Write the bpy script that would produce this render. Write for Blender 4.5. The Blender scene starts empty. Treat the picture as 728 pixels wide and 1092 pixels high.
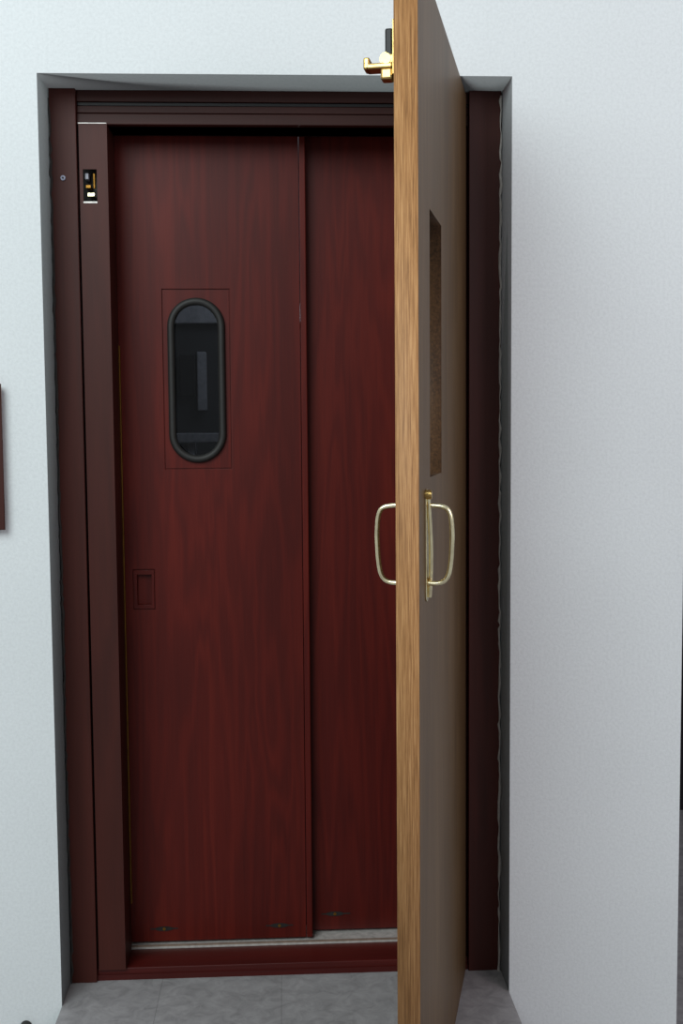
import bpy, bmesh, random
from math import *
from mathutils import Vector, Matrix
random.seed(4)
sc=bpy.context.scene
sc.view_settings.view_transform='Standard'
COL=bpy.context.collection

# ------------------------------------------------------------ materials
def newmat(name):
    m=bpy.data.materials.new(name); m.use_nodes=True
    nt=m.node_tree; b=nt.nodes['Principled BSDF']
    return m,nt,b
def N(nt,t,**kw):
    n=nt.nodes.new(t)
    for k,v in kw.items():
        if k in n.inputs: n.inputs[k].default_value=v
        else: setattr(n,k,v)
    return n
def srgb(c):
    return tuple(((x/255)/12.92 if x/255<=.04045 else ((x/255+.055)/1.055)**2.4) for x in c)+(1,)
def ramp(nt,stops):
    r=nt.nodes.new('ShaderNodeValToRGB'); e=r.color_ramp.elements
    e[0].position=stops[0][0]; e[0].color=stops[0][1]
    e[1].position=stops[-1][0]; e[1].color=stops[-1][1]
    for p,c in stops[1:-1]:
        x=e.new(p); x.color=c
    return r
def plain(name,c,rough=.5,metal=0,spec=.5):
    m,nt,b=newmat(name)
    b.inputs['Roughness'].default_value=rough; b.inputs['Metallic'].default_value=metal
    b.inputs['Specular IOR Level'].default_value=spec
    tc=N(nt,'ShaderNodeTexCoord'); no=N(nt,'ShaderNodeTexNoise',Scale=60.0,Detail=4.0)
    nt.links.new(tc.outputs['Object'],no.inputs['Vector'])
    s=srgb(c); lo=tuple(v*.8 for v in s[:3])+(1,); hi=tuple(min(1,v*1.15) for v in s[:3])+(1,)
    r=ramp(nt,[(.3,lo),(.7,hi)])
    nt.links.new(no.outputs['Fac'],r.inputs['Fac']); nt.links.new(r.outputs['Color'],b.inputs['Base Color'])
    return m
def wood(name,cd,cm,cl,rough=.42,spec=.4,fig=1.0,loc=(0,0,0),horizontal=False,wf=.30,ws=.05,freq=9.0,fs=220,coat=0):
    """vertical grained timber: fine fibre noise + sine figure + broad tone drift"""
    m,nt,b=newmat(name); L=nt.links.new
    tc=N(nt,'ShaderNodeTexCoord'); mp=N(nt,'ShaderNodeMapping')
    mp.inputs['Location'].default_value=loc
    L(tc.outputs['Object'],mp.inputs['Vector'])
    if horizontal: mp.inputs['Rotation'].default_value=(0,radians(90),0)
    m1=N(nt,'ShaderNodeMapping'); m1.inputs['Scale'].default_value=(freq,freq,.8)
    L(mp.outputs[0],m1.inputs['Vector'])
    n1=N(nt,'ShaderNodeTexNoise',Scale=1.0,Detail=3.0,Roughness=.5,Distortion=.3); L(m1.outputs[0],n1.inputs['Vector'])
    mu=N(nt,'ShaderNodeMath',operation='MULTIPLY'); mu.inputs[1].default_value=60.0*fig; L(n1.outputs['Fac'],mu.inputs[0])
    sn=N(nt,'ShaderNodeMath',operation='SINE'); L(mu.outputs[0],sn.inputs[0])
    m2=N(nt,'ShaderNodeMapping'); m2.inputs['Scale'].default_value=(fs,fs,fs/44)
    L(mp.outputs[0],m2.inputs['Vector'])
    n2=N(nt,'ShaderNodeTexNoise',Scale=1.0,Detail=6.0,Roughness=.7); L(m2.outputs[0],n2.inputs['Vector'])
    m3=N(nt,'ShaderNodeMapping'); m3.inputs['Scale'].default_value=(6,6,.6)
    L(mp.outputs[0],m3.inputs['Vector'])
    n3=N(nt,'ShaderNodeTexNoise',Scale=1.0,Detail=2.0); L(m3.outputs[0],n3.inputs['Vector'])
    a=N(nt,'ShaderNodeMath',operation='MULTIPLY'); a.inputs[1].default_value=ws; L(sn.outputs[0],a.inputs[0])
    c=N(nt,'ShaderNodeMath',operation='MULTIPLY_ADD'); c.inputs[1].default_value=wf; L(n2.outputs['Fac'],c.inputs[0]); L(a.outputs[0],c.inputs[2])
    d=N(nt,'ShaderNodeMath',operation='MULTIPLY_ADD'); d.inputs[1].default_value=1-wf; L(n3.outputs['Fac'],d.inputs[0]); L(c.outputs[0],d.inputs[2])
    r=ramp(nt,[(.33,srgb(cd)),(.5,srgb(cm)),(.68,srgb(cl))])
    L(d.outputs[0],r.inputs['Fac']); L(r.outputs['Color'],b.inputs['Base Color'])
    bp=N(nt,'ShaderNodeBump',Strength=.06,Distance=.002); L(n2.outputs['Fac'],bp.inputs['Height']); L(bp.outputs[0],b.inputs['Normal'])
    b.inputs['Roughness'].default_value=rough; b.inputs['Specular IOR Level'].default_value=spec
    return m
MAH=wood('mahogany_panel_wood',(72,18,13),(86,22,15),(101,29,19),loc=(3.1,0,.4),rough=.42,spec=.22,ws=.065,wf=.36)
MAH2=wood('mahogany_panel_wood_b',(70,17,13),(83,21,15),(97,27,18),loc=(7.7,0,1.9),rough=.42,spec=.22,ws=.065,wf=.36)
FRM=wood('mahogany_frame_wood',(54,24,19),(64,28,22),(75,33,26),loc=(1.3,0,5.0),rough=.48,fig=.5,spec=.25)
FRMH=wood('mahogany_header_wood',(48,22,18),(57,26,21),(67,30,24),loc=(1.3,0,5.0),rough=.48,fig=.5,horizontal=True,spec=.25)
SILL=wood('mahogany_sill_wood',(62,16,13),(78,20,16),(92,26,20),loc=(2.3,0,1.0),rough=.4,fig=.5,horizontal=True,spec=.3)
OAKE=wood('oak_edge_wood',(104,70,40),(158,114,70),(196,152,103),rough=.55,fig=.5,wf=.85,ws=.02,freq=30,fs=420,spec=.3)
OAKF=wood('oak_veneer_wood',(76,57,37),(98,76,51),(116,92,65),rough=.45,fig=.6,wf=.6,ws=.03,spec=.15)
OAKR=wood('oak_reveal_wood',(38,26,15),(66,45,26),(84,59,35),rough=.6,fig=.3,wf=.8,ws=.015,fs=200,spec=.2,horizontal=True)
BRASS=plain('brass',(214,180,112),.28,1)
PBRASS=plain('polished_pale_brass',(245,230,190),.22,1)
DBRASS=plain('aged_brass',(150,110,50),.45,1)
BLACK=plain('black_rubber',(30,28,26),.6)
BLKM=plain('black_metal',(22,22,24),.45,.3)
ALU=plain('aluminium',(215,210,205),.5,.4)
ALUD=plain('dull_aluminium',(160,140,125),.55,.5)
SHAFT=plain('shaft_grey',(50,52,57),.8)
PALE=plain('pale_grey',(165,168,178),.6)
CAULKD=plain('dark_caulk',(52,48,46),.9)
CAULKL=plain('crumbly_filler',(160,155,150),.9)
STEEL=plain('zinc_screw',(120,120,135),.4,.8)

def wallmat(name,c,scale=1.0,bump=.25):
    m,nt,b=newmat(name); L=nt.links.new
    tc=N(nt,'ShaderNodeTexCoord')
    n=N(nt,'ShaderNodeTexNoise',Scale=140.0*scale,Detail=8.0,Roughness=.65); L(tc.outputs['Object'],n.inputs['Vector'])
    n2=N(nt,'ShaderNodeTexNoise',Scale=1.6,Detail=3.0); L(tc.outputs['Object'],n2.inputs['Vector'])
    s=srgb(c)
    r=ramp(nt,[(.3,tuple(v*.95 for v in s[:3])+(1,)),(.7,s)])
    L(n2.outputs['Fac'],r.inputs['Fac'])
    mx=N(nt,'ShaderNodeMix',data_type='RGBA',blend_type='MULTIPLY'); mx.inputs[0].default_value=1
    r2=ramp(nt,[(.3,(.90,.90,.90,1)),(.6,(1,1,1,1))]); L(n.outputs['Fac'],r2.inputs['Fac'])
    L(r.outputs['Color'],mx.inputs[6]); L(r2.outputs['Color'],mx.inputs[7]); L(mx.outputs[2],b.inputs['Base Color'])
    bp=N(nt,'ShaderNodeBump',Strength=bump,Distance=.004); L(n.outputs['Fac'],bp.inputs['Height']); L(bp.outputs[0],b.inputs['Normal'])
    b.inputs['Roughness'].default_value=.85; b.inputs['Specular IOR Level'].default_value=.25
    return m
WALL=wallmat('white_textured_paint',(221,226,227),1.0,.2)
REV=wallmat('shaded_plaster_reveal',(140,144,145),1.0,.4)  # shade of the reveal put into the grey plaster colour
DARK=wallmat('dark_wall',(34,32,36))

def tilemat():
    m,nt,b=newmat('grey_vinyl_tile'); L=nt.links.new
    tc=N(nt,'ShaderNodeTexCoord')
    br=N(nt,'ShaderNodeTexBrick',offset=0.0,squash=1.0)
    br.inputs['Scale'].default_value=1.0; br.inputs['Brick Width'].default_value=.3; br.inputs['Row Height'].default_value=.3
    br.inputs['Mortar Size'].default_value=.0012; br.inputs['Mortar Smooth'].default_value=.6
    br.inputs['Color1'].default_value=srgb((158,156,157)); br.inputs['Color2'].default_value=srgb((152,150,152)); br.inputs['Mortar'].default_value=srgb((130,128,129))
    mp=N(nt,'ShaderNodeMapping'); mp.inputs['Location'].default_value=(.07,.18,0); L(tc.outputs['Object'],mp.inputs['Vector']); L(mp.outputs[0],br.inputs['Vector'])
    n=N(nt,'ShaderNodeTexNoise',Scale=22.0,Detail=9.0,Roughness=.7,Distortion=1.0); L(tc.outputs['Object'],n.inputs['Vector'])
    r=ramp(nt,[(.3,(.68,.68,.68,1)),(.7,(1.2,1.2,1.2,1))]); L(n.outputs['Fac'],r.inputs['Fac'])
    mx=N(nt,'ShaderNodeMix',data_type='RGBA',blend_type='MULTIPLY'); mx.inputs[0].default_value=1
    L(br.outputs['Color'],mx.inputs[6]); L(r.outputs['Color'],mx.inputs[7]); L(mx.outputs[2],b.inputs['Base Color'])
    b.inputs['Roughness'].default_value=.5
    return m
TILE=tilemat()
def glassmat():
    m,nt,b=newmat('tinted_glass'); L=nt.links.new
    out=nt.nodes['Material Output']; nt.nodes.remove(b)
    g=N(nt,'ShaderNodeBsdfGlossy',Roughness=.04); g.inputs['Color'].default_value=(.4,.4,.4,1)
    t=N(nt,'ShaderNodeBsdfTransparent'); t.inputs['Color'].default_value=(.62,.64,.66,1)
    lw=N(nt,'ShaderNodeFresnel',IOR=1.5)
    mx=N(nt,'ShaderNodeMixShader'); L(lw.outputs[0],mx.inputs[0]); L(t.outputs[0],mx.inputs[1]); L(g.outputs[0],mx.inputs[2]); L(mx.outputs[0],out.inputs['Surface'])
    return m
GLASS=glassmat()

# ------------------------------------------------------------ geometry helpers
def empty(name,loc=(0,0,0),rz=0):
    e=bpy.data.objects.new(name,None); e.location=loc; e.rotation_euler[2]=rz; e.empty_display_size=.1; COL.objects.link(e); return e
def finish(name,me,mat,parent):
    ob=bpy.data.objects.new(name,me); COL.objects.link(ob)
    if mat: me.materials.append(mat)
    if parent: ob.parent=parent
    return ob
def box(name,x0,x1,y0,y1,z0,z1,mat,parent=None,bev=0.0):
    bm=bmesh.new(); bmesh.ops.create_cube(bm,size=1)
    for v in bm.verts:
        v.co=Vector((x0+(v.co.x+.5)*(x1-x0),y0+(v.co.y+.5)*(y1-y0),z0+(v.co.z+.5)*(z1-z0)))
    if bev>0: bmesh.ops.bevel(bm,geom=bm.edges[:],offset=bev,segments=2,affect='EDGES',profile=.5)
    me=bpy.data.meshes.new(name); bm.to_mesh(me); bm.free()
    return finish(name,me,mat,parent)
def rect(x0,x1,z0,z1): return [(x0,z0),(x1,z0),(x1,z1),(x0,z1)]
def stadium(cx,z0,z1,r,n=20):
    pts=[]
    for i in range(n+1):
        a=pi*i/n; pts.append((cx+r*cos(a),z1-r+r*sin(a)))
    for i in range(n+1):
        a=pi+pi*i/n; pts.append((cx+r*cos(a),z0+r+r*sin(a)))
    return pts
def profile(name,loops,y0,y1,mat,parent=None,bev=0.0):
    """flat board in the xz plane with holes, between y0 and y1"""
    cu=bpy.data.curves.new(name,'CURVE'); cu.dimensions='2D'; cu.fill_mode='BOTH'
    cu.extrude=(y1-y0)/2-bev; cu.bevel_depth=bev; cu.offset=-bev; cu.bevel_resolution=1
    for lp in loops:
        s=cu.splines.new('POLY'); s.points.add(len(lp)-1); s.use_cyclic_u=True
        for p,q in zip(s.points,lp): p.co=(q[0],q[1],0,1)
    t=bpy.data.objects.new('t',cu); COL.objects.link(t)
    dg=bpy.context.evaluated_depsgraph_get(); me=bpy.data.meshes.new_from_object(t.evaluated_get(dg))
    bpy.data.objects.remove(t)
    bm=bmesh.new(); bm.from_mesh(me)
    for v in bm.verts: v.co=Vector((v.co.x,(y0+y1)/2+v.co.z,v.co.y))
    bmesh.ops.remove_doubles(bm,verts=bm.verts,dist=1e-6)
    bmesh.ops.recalc_face_normals(bm,faces=bm.faces)
    bm.to_mesh(me); bm.free(); me.materials.clear(); me.name=name
    return finish(name,me,mat,parent)
def tube(name,pts,r,mat,parent=None,cyclic=False,res=6,smooth=False,radii=None):
    cu=bpy.data.curves.new(name,'CURVE'); cu.dimensions='3D'; cu.bevel_depth=r; cu.bevel_resolution=res; cu.use_fill_caps=True
    if smooth:
        s=cu.splines.new('NURBS'); s.points.add(len(pts)-1); s.order_u=3; s.use_endpoint_u=True; s.resolution_u=12
    else:
        s=cu.splines.new('POLY'); s.points.add(len(pts)-1)
    s.use_cyclic_u=cyclic
    for i,(p,q) in enumerate(zip(s.points,pts)):
        p.co=(*q,1)
        if radii: p.radius=radii[i]
    t=bpy.data.objects.new('t',cu); COL.objects.link(t)
    dg=bpy.context.evaluated_depsgraph_get(); me=bpy.data.meshes.new_from_object(t.evaluated_get(dg))
    bpy.data.objects.remove(t); me.materials.clear(); me.name=name
    for p in me.polygons: p.use_smooth=True
    return finish(name,me,mat,parent)
def cyl(name,c,axis,r,h,mat,parent=None,seg=24,sx=1,sz=1):
    bm=bmesh.new(); bmesh.ops.create_cone(bm,cap_ends=True,segments=seg,radius1=r,radius2=r,depth=h)
    M={'x':Matrix.Rotation(pi/2,4,'Y'),'y':Matrix.Rotation(pi/2,4,'X'),'z':Matrix.Identity(4)}[axis]
    bmesh.ops.transform(bm,matrix=M,verts=bm.verts)
    ed=[e for e in bm.edges if len(e.link_faces)==2 and any(len(f.verts)>4 for f in e.link_faces)]
    bmesh.ops.bevel(bm,geom=ed,offset=min(r,h)*.2,segments=2,affect='EDGES')
    for v in bm.verts: v.co=Vector((v.co.x*sx+c[0],v.co.y+c[1],v.co.z*sz+c[2]))
    me=bpy.data.meshes.new(name); bm.to_mesh(me); bm.free()
    return finish(name,me,mat,parent)

# ------------------------------------------------------------ room shell
OW,OH=1.09,2.2
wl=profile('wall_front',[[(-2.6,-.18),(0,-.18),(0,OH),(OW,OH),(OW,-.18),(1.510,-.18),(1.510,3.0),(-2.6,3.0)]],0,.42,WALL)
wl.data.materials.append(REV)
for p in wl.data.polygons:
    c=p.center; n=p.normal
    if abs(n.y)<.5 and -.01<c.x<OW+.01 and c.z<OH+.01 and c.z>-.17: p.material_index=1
box('floor',-2.6,3.6,-4.5,1.9,-.24,-.18,TILE)
box('floor_landing',.0,OW,-1.6,.42,-.18,0,TILE)
box('wall_back',1.4,3.6,1.8,1.9,-.18,3.0,DARK)

# ------------------------------------------------------------ lift door surround
fr=empty('lift_door_frame')
F0,F1=.1145,.25
B=.0015
box('jamb_left_outer',.003,.066,F0,.3,0,OH-.001,FRM,fr,B)
box('jamb_right_outer',1.008,1.087,F0,.3,0,OH-.001,FRM,fr,B)
box('header_outer',.066,1.008,.128,.3,2.172,OH-.001,FRMH,fr,B)
box('header_lip',.066,1.008,.133,.236,2.164,2.1705,BLKM,fr)
box('header_mid',.066,1.008,.131,.236,2.146,2.163,FRMH,fr,B)
box('header_inner',.066,1.008,.130,.236,2.119,2.1445,FRMH,fr,B)
box('header_backing',.066,1.008,.15,.24,2.119,2.18,BLKM,fr)
profile('jamb_left_strike',[rect(.071,.138,.03,2.117),rect(.079,.112,1.934,2.011)],.118,.122,FRM,fr)
box('strike_post_side',.134,.138,.122,.238,.03,2.117,FRM,fr)
box('strike_pocket_back',.072,.134,.16,.165,1.90,2.05,BLACK,fr)
box('strike_post_shadow_gap',.0665,.0705,.15,.236,.03,2.117,BLACK,fr)
box('strike_post_top_trim',.0705,.137,.1165,.13,2.1175,2.1195,ALU,fr)
box('jamb_right_inner',.945,1.007,.137,.238,.03,2.117,FRM,fr,B)
sp=empty('strike_latch')
box('striker_bar',.084,.096,.126,.155,1.968,1.976,DBRASS,sp,.001)
box('striker_tongue',.088,.105,.124,.15,1.948,1.957,PBRASS,sp,.001)
cyl('striker_pin',(.104,.13,1.985),'z',.0035,.035,DBRASS,sp)
box('striker_lip',.079,.112,.1168,.118,1.931,1.935,ALU,sp)
box('striker_bracket',.082,.090,.13,.157,1.99,2.004,PALE,sp,.001)
box('sill_board',.066,1.008,.128,.232,0,.030,SILL,fr,.002)
box('sill_front_lip',.004,1.086,.124,.128,0,.014,SILL,fr)
box('door_track',.10,1.0,.233,.34,.0,.034,ALU,fr)
box('track_rib',.10,1.0,.2335,.236,.034,.039,ALUD,fr)
ss=empty('frame_screw')
cyl('head',(.033,F0-.002,1.989),'y',.006,.005,STEEL,ss)
cyl('recess',(.033,F0-.0048,1.989),'y',.0025,.001,BLACK,ss)

# ------------------------------------------------------------ sliding panels
p1=empty('sliding_door_panel')
P0=.25
cx=.3325
profile('face_layer',[rect(.118,.596,.041,2.16),rect(.247,.419,1.286,1.743),rect(.159,.216,.925,1.03)],P0,P0+.004,MAH,p1,.0006)
profile('recess_layer',[rect(.118,.596,.041,2.16),stadium(cx,1.31,1.714,.066),rect(.170,.207,.937,1.016)],P0+.004,P0+.022,MAH,p1,.0006)
profile('recess_plate_rim',[rect(.2500,.4160,1.289,1.740),stadium(cx,1.31,1.714,.066)],P0+.0015,P0+.004,MAH,p1)
profile('pull_rim',[rect(.161,.214,.927,1.028),rect(.170,.207,.937,1.016)],P0-.0008,P0+.004,MAH2,p1,.0008)
box('pull_back',.168,.209,P0+.016,P0+.024,.935,1.018,MAH,p1)
box('leading_stile',.5975,.613,P0-.003,P0+.028,.041,2.16,MAH2,p1,.002)
box('trailing_edge',.118,.1205,P0+.02,P0+.03,.041,2.16,MAH,p1)
box('brass_edge_strip',.1385,.1405,P0-.012,P0-.001,.15,1.6,DBRASS,p1)
def ring(off,z0,z1,r,y): return [(x,y,z) for x,z in stadium(cx,z0,z1,r)]
tube('window_gasket',ring(0,1.312,1.711,.0635,P0-.002),.0095,BLACK,p1,cyclic=True)
profile('window_glass',[stadium(cx,1.306,1.718,.067)],P0+.006,P0+.010,GLASS,p1)
for sx in (.222,.525):
    cyl('guide_screw_cup',(sx,P0-.0005,.075),'y',.010,.003,BLACK,p1,sx=2.4,sz=.6)
    cyl('guide_screw',(sx,P0-.002,.075),'y',.004,.003,DBRASS,p1)
    box('guide_slot',sx-.036,sx+.036,P0-.001,P0+.001,.0735,.0765,BLACK,p1)
p2=empty('sliding_door_panel.001')
Q0=.29
profile('face',[rect(.60,.99,.041,2.16)],Q0,Q0+.024,MAH2,p2,.001)
cyl('guide_screw_cup',(.674,Q0-.0005,.085),'y',.010,.003,BLACK,p2,sx=2.4,sz=.6)
cyl('guide_screw',(.674,Q0-.002,.085),'y',.004,.003,DBRASS,p2)
box('guide_slot',.638,.715,Q0-.001,Q0+.001,.0835,.0865,BLACK,p2)

# ------------------------------------------------------------ lift car behind the glass
car=empty('lift_car')
box('car_back',-.3,OW,1.5,1.55,0,2.3,SHAFT,car)
box('car_left',-.32,-.3,.43,1.5,0,2.3,SHAFT,car)
box('car_right',OW,OW+.02,.43,1.5,0,2.3,SHAFT,car)
box('car_roof',-.32,OW+.02,.43,1.55,2.3,2.33,SHAFT,car)
box('car_floor',-.32,OW+.02,.43,1.55,-.03,0,SHAFT,car)
box('glass_reflection_bar',.245,.278,1.46,1.5,1.45,1.66,PALE,car,.004)  # pale bar added in place of an upright reflection in the glass
box('car_dark_plate',.180,.235,1.47,1.5,1.50,1.65,BLKM,car,.004)  # dark plate set beside the added reflection bar
box('glass_reflection_band',-.28,1.05,1.46,1.5,1.76,1.83,PALE,car,.004)  # pale band added in place of the bright reflection at the window top
box('car_dark_band',-.28,1.05,1.455,1.5,1.83,1.86,BLKM,car,.004)
box('car_pale_bar',.17,.40,1.40,1.43,1.335,1.37,PALE,car,.004)  # pale bar placed low behind the glass
box('car_pale_post',.21,.235,1.42,1.5,1.24,1.37,PALE,car,.004)  # upright joined to the pale bar
pl_=bpy.data.lights.new('car_fill','POINT'); pl_.energy=6; pl_.color=(.93,.97,1); pl_.shadow_soft_size=.12  # added point fill to brighten the car interior, no fitting there
plo=bpy.data.objects.new('car_fill',pl_); plo.location=(.7,.95,2.1); COL.objects.link(plo)

# ------------------------------------------------------------ open oak door
a=1.3249; W=.9
E0=Vector((1.0005-W*cos(a),.1145-W*sin(a),0))
od=empty('open_door',E0,a)
T=.041; ZB,ZT=.006,2.19
slab=profile('door_slab',[rect(0,W,ZB,ZT),rect(.158,.352,1.300,1.788)],0,T,OAKE,od,.0008)
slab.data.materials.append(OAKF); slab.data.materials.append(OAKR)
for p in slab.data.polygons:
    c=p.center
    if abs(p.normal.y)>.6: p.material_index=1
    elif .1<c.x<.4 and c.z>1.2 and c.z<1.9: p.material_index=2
hz0,hz1=1.112,1.252
def pull(nm,y0,sgn,s):
    e=empty(nm); e.parent=od
    d=.047*sgn
    pts=[(s,y0,hz1),(s,y0+d*.55,hz1+.001),(s,y0+d*.95,hz1-.008),(s,y0+d*1.02,hz1-.05),(s,y0+d*1.0,(hz0+hz1)/2),(s,y0+d*.97,hz0+.04),(s,y0+d*.85,hz0+.008),(s,y0+d*.45,hz0-.002),(s,y0,hz0)]
    tube('grip',pts,.0044,PBRASS,e,smooth=True)
    for z in (hz0,hz1): cyl('rosette',(s,y0+.002*sgn,z),'y',.010,.004,BRASS,e)
    return e
pull('pull_outside',0,-1,.09)
pull('pull_inside',T,1,.09)
profile('push_plate',[stadium(.093,1.078,1.282,.013)],-.003,0,PBRASS,od,.0008)
tube('plate_bead',[(.085,-.005,1.27),(.092,-.009,1.2),(.097,-.009,1.13),(.103,-.005,1.085)],.004,PBRASS,od,smooth=True)
cyl('lock_boss',(.085,-.006,1.272),'y',.009,.012,BRASS,od)
cb=empty('roller_catch'); cb.parent=od
box('catch_plate',.004,.05,T,T+.003,1.985,2.075,BRASS,cb,.001)
box('catch_body',.008,.045,T+.003,T+.016,2.012,2.062,BLKM,cb,.003)
box('catch_arm',.006,.040,T+.003,T+.050,1.996,2.006,BRASS,cb,.003)
box('catch_hook',.006,.036,T+.042,T+.053,1.996,2.016,BRASS,cb,.003)
cyl('catch_roller',(.020,T+.014,2.012),'x',.011,.028,BRASS,cb)
box('catch_tail',.008,.035,T+.003,T+.024,1.978,1.998,BRASS,cb,.004)

# ------------------------------------------------------------ caulk lines
def caulk(nm,x,mat,amp,y):
    pts=[];rad=[]; z=.0
    while z<OH-.01:
        pts.append((x+random.uniform(-amp,amp),y,z)); rad.append(random.uniform(.4,1.5)); z+=random.uniform(.008,.03)
    tube(nm,pts,.0026,mat,None,radii=rad,res=2)
caulk('trim_1',.0045,CAULKD,.002,F0-.001)
caulk('trim_2',OW-.0045,CAULKL,.002,F0-.001)

wp=empty('wooden_wall_plaque')
box('board',-.42,-.101,-.018,0,1.165,1.492,FRM,wp,.003)
profile('border',[rect(-.42,-.096,1.160,1.497),rect(-.40,-.112,1.178,1.479)],-.024,-.018,FRM,wp,.002)
ds=empty('cable_outlet')
cyl('stub',(-.086,-.012,-.045),'y',.014,.024,BLACK,ds)

# ------------------------------------------------------------ lights
def area(name,loc,target,size,energy,col,sy=None):
    l=bpy.data.lights.new(name,'AREA'); l.energy=energy; l.color=col; l.size=size
    if sy: l.shape='RECTANGLE'; l.size_y=sy
    o=bpy.data.objects.new(name,l); o.location=loc; COL.objects.link(o)
    o.rotation_euler=(Vector(target)-Vector(loc)).to_track_quat('-Z','Y').to_euler()
area('key_light_cool',(-1.3,-3.6,3.8),(.5,0,1.2),2.8,165,(.90,1.0,1.0))  # unseen soft key from the upper left, no ceiling fitting
area('fill_light_warm',(3.2,-3.4,2.6),(1.0,0,1.2),1.8,44,(1.0,.84,.90))  # unseen warm fill added at the right for wall and door face
w=bpy.data.worlds.new('World'); sc.world=w; w.use_nodes=True
w.node_tree.nodes['Background'].inputs[0].default_value=(.85,.90,.95,1); w.node_tree.nodes['Background'].inputs[1].default_value=.40

# ------------------------------------------------------------ camera
cd=bpy.data.cameras.new('camera'); co=bpy.data.objects.new('camera',cd); COL.objects.link(co); sc.camera=co
yaw,pit,rol=.0498,.0764,-.0078
fw=Vector((sin(yaw)*cos(pit),cos(yaw)*cos(pit),-sin(pit))); rt=Vector((cos(yaw),-sin(yaw),0)); up=rt.cross(fw)
r2=rt*cos(rol)+up*sin(rol); u2=-rt*sin(rol)+up*cos(rol)
M=Matrix((r2,u2,-fw)).transposed().to_4x4(); M.translation=Vector((.5496,-2.7328,1.4003)); co.matrix_world=M
cd.sensor_fit='VERTICAL'; cd.sensor_height=24; cd.lens=1235.2/1092*24
